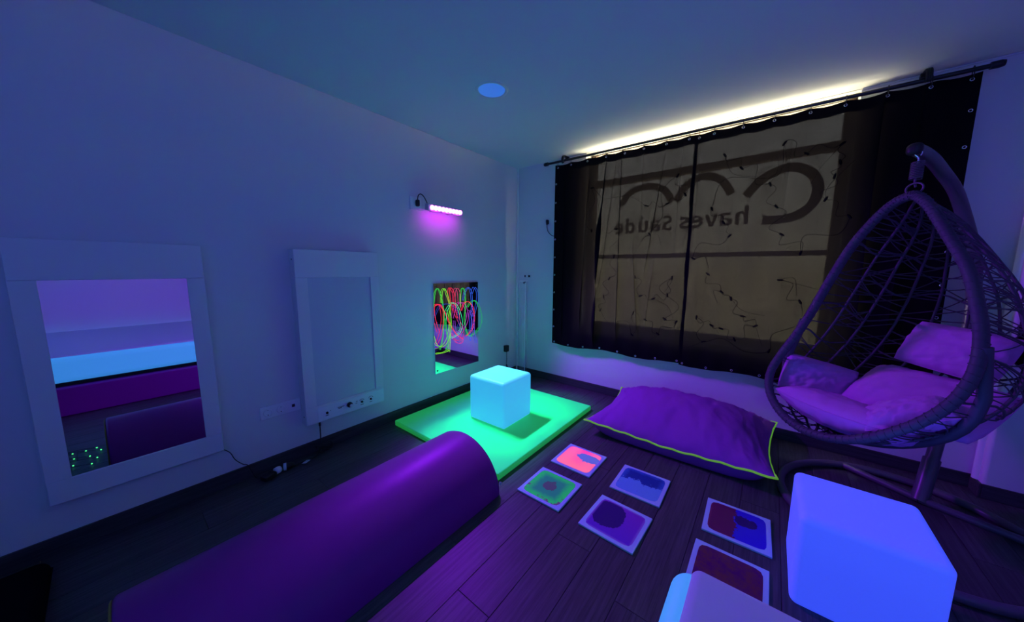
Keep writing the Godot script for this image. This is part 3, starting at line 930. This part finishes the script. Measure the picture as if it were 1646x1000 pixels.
func gel_color(kind: String, u: float, v: float) -> Color:
	var w := fn.get_noise_2d(u * 260.0, v * 260.0) * 0.16 + fn.get_noise_2d(u * 900.0 + 50.0, v * 900.0) * 0.09 + fn.get_noise_2d(u * 2600.0 + 9.0, v * 2600.0) * 0.05
	var edge := minf(minf(u, 1.0 - u), minf(v, 1.0 - v))
	var c := Color.BLACK
	match kind:
		"pink":
			var d := Vector2((u - 0.72) / 0.36, (v - 0.34) / 0.17).length() + w * 1.5
			var arm := absf(v - 0.46 + 0.25 * (u - 0.7)) + w * 0.4
			var clear := d < 1.0 or (u > 0.62 and arm < 0.09)
			c = Color(0.10, 0.13, 0.42) if clear else Color(1.0, 0.10 + 0.05 * sin(u * 9.0), 0.30).lerp(Color(1.0, 0.18, 0.22), clampf(v + w, 0.0, 1.0))
		"green":
			var d := Vector2(u - 0.50, v - 0.47).length() + w * 0.35
			c = Color(0.02, 0.17, 0.14).lerp(Color(0.02, 0.42, 0.10), smoothstep(0.24, 0.05, edge + w * 0.3))
			if d < 0.17:
				c = Color(0.06, 0.05, 0.10).lerp(Color(0.03, 0.10, 0.10), clampf(w * 5.0, 0.0, 1.0))
			if edge < 0.07 and v > 0.7 and w > 0.02:
				c = Color(0.10, 0.05, 0.13)
		"blue":
			c = Color(0.02, 0.07, 0.30).lerp(Color(0.04, 0.20, 0.50), smoothstep(0.15, 0.02, edge + w * 0.3)) if v + w * 0.9 < 0.47 + 0.05 * sin(u * 12.0) else Color(0.17, 0.60, 0.76)
			if v > 0.5 and w > 0.10:
				c = Color(0.12, 0.16, 0.45)
		"violet":
			var d := Vector2((u - 0.30) / 0.36, (v - 0.42) / 0.42).length() + w * 0.7
			c = Color(0.06, 0.02, 0.17) if d < 1.0 else Color(0.30, 0.05, 0.48).lerp(Color(0.20, 0.05, 0.55), clampf(v, 0.0, 1.0))
			c = c.lerp(Color(0.40, 0.25, 0.6), smoothstep(0.06, 0.0, edge))
		"dark":
			var d := Vector2((u - 0.64) / 0.20, (v - 0.36) / 0.16).length() + w * 2.2
			c = Color(0.17, 0.02, 0.09) if u + w * 0.5 < 0.47 else Color(0.05, 0.03, 0.62)
			if d < 1.0:
				c = Color(0.04, 0.01, 0.14)
			c = c.lerp(Color(0.25, 0.03, 0.10), smoothstep(0.05, 0.0, edge) * (1.0 if u < 0.47 else 0.0))
		"maroon":
			c = Color(0.19, 0.05, 0.06).lerp(Color(0.12, 0.015, 0.12), clampf(0.5 + w * 5.0, 0.0, 1.0))
	return c

func tile(label: String, pos: Vector3, kind: String, turn: float) -> void:
	var t := thing("floor_tile", label, "floor tile", pos, "liquid filled floor tiles")
	t.rotation.y = turn
	obj("border", mb().rbox(Vector3(0.297, 0.011, 0.297), 0.003, 2, at(Vector3(0, 0.006, 0))), M.tile_white, t)
	var g := mb()
	var rr := 0.018
	var h := 0.127
	# rounded square, radial grid
	g.grid(48, 6, func(u, v):
		var a: float = u * TAU
		var d := Vector2(cos(a), sin(a))
		var q := pow(pow(absf(d.x), 9.0) + pow(absf(d.y), 9.0), -1.0 / 9.0)
		var p: Vector2 = d * q * h * v
		return Vector3(p.x, 0.0118 + 0.0016 * (1.0 - pow(v, 8.0)), p.y), Vector3(0, -0.5, 0), true)
	for i in g.v.size():
		g.t[i] = Vector2(g.v[i].x / (2 * h) + 0.5, g.v[i].z / (2 * h) + 0.5)
	var m := mat(1, 1, 1, 0.12, 0.4)
	var im := tex(160, 160, func(x, y): return gel_color(kind, (x + 0.5) / 160.0, (y + 0.5) / 160.0).linear_to_srgb())
	m.albedo_texture = im
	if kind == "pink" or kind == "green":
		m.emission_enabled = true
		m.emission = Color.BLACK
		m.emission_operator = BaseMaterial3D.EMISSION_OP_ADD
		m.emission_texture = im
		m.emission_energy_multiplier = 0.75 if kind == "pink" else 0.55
	obj("gel", g, m, t)

# ---------------------------------------------------------------- bed
func make_fibres() -> void:
	var t := thing("fibre_lights", "thin fibre strands with tiny green tips behind the bolster, mirrored on the wall", "fibre lights", Vector3(1.2, 0, 3.52))
	var tips := [1.29, 3.60, 1.40, 3.61, 1.257, 3.53, 1.19, 3.497, 1.16, 3.60, 1.398, 3.50, 1.33, 3.48, 1.387, 3.55, 1.22, 3.66, 1.10, 3.52]
	for k in range(0, tips.size(), 2):
		var e := Vector3(tips[k] - 1.2, 0.012, tips[k + 1] - 3.52)
		obj("strand", mb().tube(spl(pv([0.02, 0.008, 0.5, e.x * 0.5 + 0.03, 0.03, 0.3, e.x, 0.03, e.z + 0.1, e.x, e.y, e.z]), 5), 0.0016, 5), M.black, t)
		obj("tip", mb().rbox(Vector3(0.008, 0.008, 0.008), 0.0039, 2, at(e)), M.fibre, t)
	obj("sheath", mb().tube(pv([0.02, 0.012, 0.5, 0.03, 0.012, 0.7, 0.0, 0.012, 0.95]), 0.012, 8), M.black, t)

func make_bed() -> void:
	var t := thing("water_bed", "low padded bed with pale sheet and a mattress given added blue emission, its corner before the maroon tile", "bed", Vector3(3.38, 0, 3.40))
	obj("base", mb().rbox(Vector3(1.82, 0.27, 1.94), 0.015, 3, at(Vector3(0, 0.136, 0))), M.vinyl, t)
	obj("plinth", mb().rbox(Vector3(1.70, 0.06, 1.84), 0.01, 2, at(Vector3(0, 0.295, 0))), M.black, t)
	obj("mattress", mb().rbox(Vector3(1.885, 0.235, 2.005), 0.05, 5, at(Vector3(0, 0.438, 0))), M.bed_added_glow, t)
	obj("sheet", mb().rbox(Vector3(1.838, 0.055, 1.996), 0.027, 5, at(Vector3(0.02, 0.5435, 0))), M.sheet, t)

func cords() -> Array:
	return [
		["green", [0.021, 0.996, 1.357, 0.025, 1.127, 1.338, 0.021, 1.178, 1.304, 0.025, 1.134, 1.273, 0.021, 1.008, 1.238, 0.025, 0.871, 1.231, 0.021, 0.689, 1.247, 0.025, 0.558, 1.29]],
		["lime", [0.025, 1.033, 1.262, 0.029, 1.144, 1.248, 0.025, 1.171, 1.216, 0.029, 1.107, 1.185, 0.025, 1.013, 1.154, 0.029, 0.862, 1.15, 0.025, 0.674, 1.154, 0.029, 0.512, 1.173]],
		["red", [0.029, 0.941, 1.127, 0.033, 1.094, 1.159, 0.029, 1.168, 1.154, 0.033, 1.167, 1.128, 0.029, 1.09, 1.088, 0.033, 0.938, 1.084, 0.029, 0.851, 1.052]],
		["crimson", [0.033, 0.974, 1.093, 0.037, 1.125, 1.087, 0.033, 1.169, 1.052, 0.037, 1.109, 1.022, 0.033, 0.967, 1.021, 0.037, 0.85, 1.037, 0.033, 0.76, 0.997, 0.037, 0.672, 0.978, 0.033, 0.607, 1.032, 0.037, 0.645, 1.113]],
		["green", [0.021, 0.965, 1.004, 0.025, 1.119, 0.998, 0.021, 1.167, 0.967, 0.025, 1.116, 0.937, 0.021, 0.958, 0.933, 0.025, 0.814, 0.948, 0.021, 0.659, 0.905, 0.025, 0.624, 0.841]],
		["blue", [0.025, 1.034, 0.968, 0.029, 1.122, 0.938, 0.025, 1.169, 0.884, 0.029, 1.105, 0.845, 0.025, 0.95, 0.836, 0.029, 0.791, 0.859, 0.025, 0.577, 0.867]],
		["blue", [0.029, 1.099, 0.838, 0.033, 1.168, 0.798, 0.029, 1.112, 0.751, 0.033, 1.031, 0.745, 0.029, 0.908, 0.788, 0.033, 0.775, 0.829, 0.029, 0.536, 0.775]],
		["red", [0.033, 0.615, 1.341, 0.037, 0.698, 1.289, 0.033, 0.851, 1.25, 0.037, 0.989, 1.264, 0.033, 1.02, 1.304, 0.037, 0.998, 1.359, 0.033, 0.875, 1.347, 0.037, 0.734, 1.302]],
		["red", [0.021, 1.006, 1.343, 0.025, 1.012, 1.284, 0.021, 0.926, 1.212, 0.025, 0.816, 1.159, 0.021, 0.684, 1.067, 0.025, 0.615, 0.976]],
		["navy", [0.025, 0.896, 1.35, 0.029, 0.991, 1.288, 0.025, 1.015, 1.184, 0.029, 0.961, 1.083, 0.025, 0.847, 1.02, 0.029, 0.753, 1.041]],
		["aqua", [0.029, 0.847, 1.213, 0.033, 0.937, 1.2, 0.029, 1.001, 1.151, 0.033, 1.019, 1.101, 0.029, 0.956, 1.034, 0.033, 0.808, 0.993, 0.029, 0.691, 1.027, 0.033, 0.653, 1.148]],
		["magenta", [0.033, 0.859, 1.12, 0.037, 0.984, 1.075, 0.033, 1.015, 1.0, 0.037, 0.972, 0.94, 0.033, 0.834, 0.905, 0.037, 0.699, 0.994, 0.033, 0.651, 1.078]],
		["red", [0.021, 0.927, 0.99, 0.025, 1.003, 0.952, 0.021, 1.013, 0.882, 0.025, 0.949, 0.822, 0.021, 0.82, 0.796, 0.025, 0.7, 0.84, 0.021, 0.638, 0.93]],
		["green", [0.025, 0.956, 0.904, 0.029, 1.012, 0.839, 0.025, 1.01, 0.774, 0.029, 0.914, 0.713, 0.025, 0.781, 0.685, 0.029, 0.675, 0.756, 0.025, 0.629, 0.875]],
		["lime", [0.029, 0.525, 1.351, 0.033, 0.525, 1.305, 0.029, 0.52, 1.244, 0.033, 0.534, 1.173]],
		["lime", [0.033, 0.71, 1.369, 0.037, 0.614, 1.333, 0.033, 0.591, 1.246, 0.037, 0.679, 1.173, 0.033, 0.839, 1.148, 0.037, 0.947, 1.174]],
		["green", [0.021, 0.543, 1.215, 0.025, 0.619, 1.179, 0.021, 0.752, 1.202, 0.025, 0.869, 1.21]],
		["pink", [0.025, 0.706, 1.129, 0.029, 0.599, 1.076, 0.025, 0.577, 0.993, 0.029, 0.645, 0.971]],
		["purple", [0.029, 0.832, 1.094, 0.033, 0.711, 1.077, 0.029, 0.724, 1.002, 0.033, 0.787, 0.922, 0.029, 0.917, 0.875, 0.033, 0.824, 0.82, 0.029, 0.635, 0.813]],
	]

# ---------------------------------------------------------------- hanging chair
const CT := Vector3(3.11, 1.76, 0.73)                       # top of the basket's rim
const CU := Vector3(0.743145, 0.0, 0.669131)                # across the opening
const CV := Vector3(0.173184, 0.965926, -0.19234)           # up along the opening
const CN := Vector3(-0.646331, 0.258819, 0.717823)          # out of the opening
var rim_l := [-0.0, -0.055, -0.10, -0.145, -0.19, -0.223, -0.253, -0.282, -0.323, -0.372, -0.397, -0.367, -0.294, -0.20, -0.10]
var rim_r := [-0.0, 0.03, 0.075, 0.128, 0.195, 0.274, 0.333, 0.382, 0.402, 0.377, 0.309, 0.216, 0.12, 0.01, -0.10]
var rim_h := [0.0, -0.021, -0.07, -0.15, -0.256, -0.383, -0.524, -0.673, -0.822, -0.964, -1.091, -1.197, -1.276, -1.326, -1.343]

func K(a: float, b: float, c: float) -> Vector3:
	return CT + CU * a + CV * b + CN * c

func along(arr: Array, t: float) -> float:
	var x := clampf(t, 0.0, 1.0) * (arr.size() - 1)
	var i := mini(int(x), arr.size() - 2)
	var a: float = arr[maxi(i - 1, 0)]
	var b: float = arr[i]
	var c: float = arr[i + 1]
	var d: float = arr[mini(i + 2, arr.size() - 1)]
	return cubic_interpolate(b, c, a, d, x - i)

func shell_pt(s: float, t: float, out := 0.0) -> Vector3:
	# point of the woven shell: s -1 (left of the rim) .. 1 (right), t 0 (top) .. 1 (bottom)
	var l := along(rim_l, t)
	var r := along(rim_r, t)
	var h := along(rim_h, t)
	var mid := (l + r) / 2
	var hw := (r - l) / 2 + out
	var depth := 0.60 * pow(sin(PI * pow(t, 0.85) * 0.985), 0.75) + out
	var a := s * PI / 2
	var bulge := 1.0 + 0.34 * pow(cos(a), 0.8) * sin(PI * clampf(t, 0.0, 1.0))
	return K(mid + hw * sin(a) * bulge, h, -depth * pow(cos(a), 0.8))

func strand(st: MB, s0: float, t0: float, s1: float, t1: float, r: float, k := 5) -> void:
	var p := PackedVector3Array()
	for i in k + 1:
		var q := float(i) / k
		p.append(shell_pt(lerpf(s0, s1, q), lerpf(t0, t1, q), 0.004 * sin(q * PI)))
	st.tube(p, r, 4)

func cushion(called: String, label: String, pos: Vector3, ax: Vector3, up: Vector3, size: Vector3, sd: int, bend := 0.0, pin := 0.06) -> void:
	# size: width along ax, height along "up", thickness across
	var t := thing(called, label, "cushion", pos, "cushions in the hanging chair")
	var x := ax.normalized()
	var z := x.cross(up).normalized()
	t.basis = Basis(x, z.cross(x).normalized(), z)
	var nz := FastNoiseLite.new()
	nz.seed = sd
	nz.frequency = 1.0
	var fx := func(u: float, v: float, side: float) -> Vector3:
		var a := sin((u - 0.5) * PI)
		var b := sin((v - 0.5) * PI)
		var px := size.x / 2 * a * (1.0 - pin * (1.0 - b * b)) * (1.0 - 0.10 * a * a * b * b)
		var py := size.y / 2 * b * (1.0 - pin * (1.0 - a * a)) * (1.0 - 0.10 * a * a * b * b)
		var k := pow(maxf(1.0 - pow(absf(a), 3.0), 0.0), 0.55) * pow(maxf(1.0 - pow(absf(b), 3.0), 0.0), 0.55)
		var wr := nz.get_noise_2d(a * 2.2, b * 2.2) * 0.012 + (0.5 - absf(nz.get_noise_2d(a * 3.5 + 9.0, b * 1.6))) * 0.012
		var pz := side * (size.z / 2 * k) + wr * smoothstep(0.0, 0.4, k) + bend * (a * a * size.x * 0.25 + b * b * size.y * 0.25)
		return Vector3(px, py, pz)
	var body := mb()
	body.grid(54, 40, func(u, v): return fx.call(u, v, 1.0), Vector3(0, 0, -1))
	body.grid(54, 40, func(u, v): return fx.call(u, v, -1.0), Vector3(0, 0, 1))
	obj("cover", body, M.cushion, t)
	var e := PackedVector3Array()
	for i in 24:
		e.append(fx.call(i / 24.0, 0.0, 0.0))
	for i in 20:
		e.append(fx.call(1.0, i / 20.0, 0.0))
	for i in 24:
		e.append(fx.call(1.0 - i / 24.0, 1.0, 0.0))
	for i in 20:
		e.append(fx.call(0.0, 1.0 - i / 20.0, 0.0))
	obj("seam", mb().tube(e, 0.003, 5, true), M.cushion, t)

func make_chair() -> void:
	# stand
	var t := thing("chair_stand", "dark curved steel stand with a ring base, carrying the woven hanging chair", "stand", Vector3(3.25, 0, 0.73))
	var o := t.position
	var pole := spl(pv([3.377, 0.03, 0.45, 3.409, 0.157, 0.38, 3.448, 0.326, 0.29, 3.501, 0.689, 0.185, 3.535, 1.026, 0.13, 3.525, 1.324, 0.11, 3.490, 1.525, 0.12, 3.408, 1.736, 0.20, 3.348, 1.840, 0.28, 3.282, 1.915, 0.36, 3.206, 1.964, 0.50, 3.147, 1.988, 0.60, 3.099, 1.992, 0.69]), 6)
	obj("pole", mb(o).tube(pole, 0.03, 14), M.steel_dark, t)
	obj("pole_sleeve", mb(o).tube(spl(pv([3.377, 0.02, 0.45, 3.40, 0.12, 0.40, 3.43, 0.25, 0.33]), 4), 0.037, 14), M.steel_dark, t)
	var tip := pole[pole.size() - 1]
	obj("pole_cap", mb(o).rbox(Vector3(0.06, 0.06, 0.05), 0.0245, 4, at(tip + Vector3(-0.002, 0, 0.004), Basis(Vector3.UP, -0.5))), M.black, t)
	obj("base_ring", mb(o).tube(ringpts(Vector3(3.25, 0.024, 0.73), 0.515, 72), 0.023, 10, true), M.steel_dark, t)
	obj("brace", mb(o).tube(pv([3.08, 0.026, 0.245, 3.377, 0.03, 0.45]), 0.02, 10), M.steel_dark, t)
	obj("brace", mb(o).tube(pv([3.377, 0.03, 0.45, 3.745, 0.026, 0.60]), 0.02, 10), M.steel_dark, t)
	for q in [[3.04, 0.26], [3.74, 0.60], [2.745, 0.83], [3.30, 1.243]]:
		obj("foot", mb(o).lathe([Vector2(0.0, 0.0), Vector2(0.022, 0.0), Vector2(0.024, 0.004), Vector2(0.018, 0.01), Vector2(0.0, 0.01)], 12, at(Vector3(q[0], 0, q[1]))), M.black, t)
	# spring and hook
	var sp := thing("spring_hanger", "steel coil spring with hooks hanging from the tip of the curved stand", "spring", Vector3(3.112, 1.90, 0.70))
	o = sp.position
	var coil := PackedVector3Array()
	for k in 15 * 10 + 1:
		var a := TAU * k / 15.0
		coil.append(Vector3(3.114 + cos(a) * 0.021, 1.925 - 0.085 * k / 150.0, 0.70 + sin(a) * 0.021))
	obj("coil", mb(o).tube(coil, 0.0034, 6), M.steel_dark, sp)
	obj("upper_hook", mb(o).tube(spl(pv([3.114, 1.92, 0.70, 3.113, 1.945, 0.70, 3.10, 1.965, 0.70, 3.108, 1.982, 0.70, 3.122, 1.972, 0.70, 3.118, 1.955, 0.70]), 5), 0.004, 6), M.chrome, sp)
	obj("lower_hook", mb(o).tube(spl(pv([3.114, 1.845, 0.70, 3.114, 1.825, 0.70, 3.118, 1.80, 0.705]), 4), 0.005, 6), M.steel_dark, sp)
	var rg := PackedVector3Array()
	for k in 24:
		rg.append(Vector3(3.113, 1.792, 0.715) + CU * cos(TAU * k / 24) * 0.033 + Vector3(0, sin(TAU * k / 24) * 0.027, 0))
	obj("ring", mb(o).tube(rg, 0.0042, 6, true), M.steel_dark, sp)
	# woven basket
	t = thing("hanging_chair", "dark wicker egg-shaped hanging chair with an open teardrop front", "hanging chair", Vector3(3.2, 0.4, 0.65))
	o = t.position
	var rim := PackedVector3Array()
	for k in 40:
		var q := k / 40.0
		rim.append(K(along(rim_l, q), along(rim_h, q), 0.0))
	for k in 40:
		var q := 1.0 - k / 40.0
		rim.append(K(along(rim_r, q), along(rim_h, q), 0.0))
	obj("rim", mb(o).tube(rim, 0.0225, 10, true), M.wicker, t)
	# wicker wound round the rim
	var wind := PackedVector3Array()
	var nr := rim.size()
	for k in nr * 10:
		var x := k / 10.0
		var i := int(x)
		var p := rim[i].lerp(rim[(i + 1) % nr], x - i)
		var d := (rim[(i + 1) % nr] - rim[i]).normalized()
		var s1 := d.cross(CN).normalized()
		var a := x * 9.3
		wind.append(p + (s1 * cos(a) + CN * sin(a)) * 0.0225)
	var wn := obj("rim_winding", mb(o).tube(wind, 0.0032, 4, true), M.wicker, t)
	wn.set_meta("kind", "stuff")
	# hoop that carries the seat
	var hoop := PackedVector3Array()
	for k in 41:
		var s := -1.0 + k / 20.0
		hoop.append(shell_pt(s, 0.52 + 0.40 * pow(cos(s * PI / 2), 0.55), 0.012))
	obj("seat_hoop", mb(o).tube(hoop, 0.022, 10), M.wicker, t)
	# ribs from top to bottom
	for k in 9:
		var s := -0.8 + 0.2 * k
		var p := PackedVector3Array()
		for i in 29:
			p.append(shell_pt(s, 0.012 + 0.965 * i / 28.0))
		obj("rib", mb(o).tube(p, 0.0068, 6), M.wicker, t)
	# cross bands
	for q in [0.17, 0.27, 0.37, 0.46, 0.55, 0.64, 0.73, 0.81, 0.88]:
		var p := PackedVector3Array()
		for i in 29:
			p.append(shell_pt(-1.0 + 2.0 * i / 28.0, q + 0.012 * sin(i * 0.9 + q * 20.0), 0.003))
		obj("cross_band", mb(o).tube(p, 0.0052, 6), M.wicker, t)
	# thin random strands between them
	var wv := mb(o)
	for k in 520:
		var tt := rng.randf_range(0.04, 0.95)
		var si := rng.randi() % 10
		var s0 := -1.0 if si == 0 else -0.8 + 0.2 * (si - 1)
		var s1 := -0.8 + 0.2 * si if si < 9 else 1.0
		if rng.randf() < 0.35:
			s1 = minf(s1 + 0.2, 1.0)
		strand(wv, s0, tt, s1, clampf(tt + rng.randf_range(-0.055, 0.055), 0.02, 0.97), 0.003)
	obj("weave", wv, M.wicker, t).set_meta("kind", "stuff")
	# cushions
	cushion("chair_cushion", "broad flat seat cushion in the bottom of the hanging chair", K(-0.06, -1.20, -0.20), CU, (CN * -1.0 + CV * 0.06), Vector3(0.62, 0.42, 0.19), 3, 0.14)
	cushion("chair_cushion", "large back cushion leaning in the middle of the hanging chair", K(0.10, -1.0, -0.36), CU * 1.0 + CV * -0.02, CV * 0.75 - CN * 0.66, Vector3(0.56, 0.38, 0.17), 4, 0.05)
	cushion("chair_cushion", "small head cushion high against the back of the hanging chair", K(0.11, -0.705, -0.44), CU + CV * -0.10, CV - CN * 0.25, Vector3(0.40, 0.27, 0.13), 5)
	cushion("chair_cushion", "upright side cushion at the window side of the hanging chair", K(-0.28, -1.05, -0.21), (CU * 0.6 - CN * 0.75 + CV * -0.02), CV, Vector3(0.37, 0.25, 0.13), 6)
	cushion("chair_cushion", "slanting side cushion at the column side of the hanging chair", K(0.195, -1.09, -0.13), (CU * 0.75 + CV * 0.66 - CN * 0.35), (CV * 0.5 - CN * 0.8 - CU * 0.3), Vector3(0.34, 0.22, 0.14), 8)

# ---------------------------------------------------------------- small things
func make_small() -> void:
	var t := thing("hanging_plug", "loose black plug and cord hanging beside the left edge of the curtain", "plug", Vector3(0.455, 1.9, 0))
	var o := t.position
	obj("plug", mb(o).lathe([Vector2(0.0, 0.0), Vector2(0.007, 0.0), Vector2(0.012, 0.02), Vector2(0.015, 0.045), Vector2(0.013, 0.06), Vector2(0.0, 0.062)], 12, at(Vector3(0.455, 1.885, 0.022))), M.black, t)
	obj("wall_plate", mb(o).rbox(Vector3(0.03, 0.05, 0.014), 0.005, 2, at(Vector3(0.455, 1.92, 0.007))), M.black, t)
	obj("cord", mb(o).tube(spl(pv([0.455, 1.888, 0.022, 0.455, 1.86, 0.02, 0.47, 1.81, 0.018, 0.51, 1.77, 0.02, 0.56, 1.75, 0.03, 0.62, 1.745, 0.05]), 5), 0.0042, 7), M.black, t)
	# leads on the floor below the light box
	t = thing("power_lead", "black lead hanging from the light box to a tangle and plug on the floor", "cable", Vector3(0.06, 0, 2.5))
	o = t.position
	obj("cord", mb(o).tube(spl(pv([0.03, 0.255, 2.44, 0.03, 0.17, 2.44, 0.032, 0.10, 2.442, 0.05, 0.05, 2.45, 0.08, 0.012, 2.49, 0.095, 0.006, 2.55, 0.09, 0.006, 2.60, 0.105, 0.012, 2.645]), 6), 0.0042, 7), M.black, t)
	obj("strain_relief", mb(o).tube(pv([0.03, 0.258, 2.44, 0.03, 0.20, 2.44]), 0.0075, 8), M.black, t)
	var tg := PackedVector3Array()
	for k in 60:
		var a := TAU * k / 13.0
		tg.append(Vector3(0.055 + 0.018 * sin(a * 0.7), 0.035 + 0.022 * sin(a + k * 0.03), 2.425 + 0.055 * cos(a * 0.5 + 0.3)))
	obj("coiled_cord", mb(o).tube(spl(tg, 3), 0.0042, 6), M.black, t)
	obj("plug_body", mb(o).lathe([Vector2(0.0, 0.0), Vector2(0.010, 0.0), Vector2(0.020, 0.02), Vector2(0.024, 0.045), Vector2(0.024, 0.045), Vector2(0.0, 0.045)], 16, at(Vector3(0.11, 0.026, 2.645), Basis(Vector3.RIGHT, PI / 2) * Basis(Vector3.BACK, 0.3))), M.black, t)
	obj("plug_face", mb(o).lathe([Vector2(0.0, 0.045), Vector2(0.0255, 0.045), Vector2(0.0255, 0.045), Vector2(0.024, 0.062), Vector2(0.0, 0.064)], 16, at(Vector3(0.11, 0.026, 2.645), Basis(Vector3.RIGHT, PI / 2) * Basis(Vector3.BACK, 0.3))), M.strip, t)
	obj("paper_tag", mb(o).rbox(Vector3(0.035, 0.002, 0.045), 0.0008, 1, at(Vector3(0.115, 0.012, 2.575), Basis(Vector3.UP, 0.5) * Basis(Vector3.BACK, 0.2))), M.paper, t)
	t = thing("power_supply", "black power brick with a white socket end lying on the floor below the framed mirror", "adapter", Vector3(0.10, 0, 2.77))
	o = t.position
	obj("body", mb(o).rbox(Vector3(0.055, 0.034, 0.075), 0.008, 3, at(Vector3(0.115, 0.018, 2.795), Basis(Vector3.UP, 0.35))), M.black, t)
	obj("socket_end", mb(o).lathe([Vector2(0.0, 0.0), Vector2(0.022, 0.0), Vector2(0.0235, 0.02), Vector2(0.019, 0.034), Vector2(0.0, 0.036)], 16, at(Vector3(0.10, 0.024, 2.755), Basis(Vector3.RIGHT, -PI / 2) * Basis(Vector3.BACK, 0.25))), M.strip, t)
	obj("cord", mb(o).tube(spl(pv([0.022, 0.258, 2.986, 0.018, 0.22, 2.955, 0.022, 0.165, 2.935, 0.016, 0.115, 2.90, 0.022, 0.10, 2.878, 0.03, 0.06, 2.865, 0.05, 0.012, 2.85, 0.085, 0.008, 2.83]), 6), 0.0026, 6), M.black, t)
	# something padded and black on the column
	t = thing("black_bag", "black padded bag hanging from a peg on the column behind the hanging chair", "bag", Vector3(3.88, 0.84, 0.19))
	o = t.position
	obj("body", mb(o).rbox(Vector3(0.36, 0.37, 0.10), 0.045, 5, at(Vector3(3.872, 1.02, 0.172))), M.black_cloth, t)
	obj("strap", mb(o).tube(spl(pv([3.78, 1.19, 0.17, 3.80, 1.30, 0.14, 3.87, 1.36, 0.128, 3.94, 1.30, 0.14, 3.96, 1.19, 0.17]), 5), 0.009, 8), M.black_cloth, t)
	obj("peg", mb(o).tube(pv([3.87, 1.36, 0.115, 3.87, 1.345, 0.15]), 0.007, 8), M.black, t)
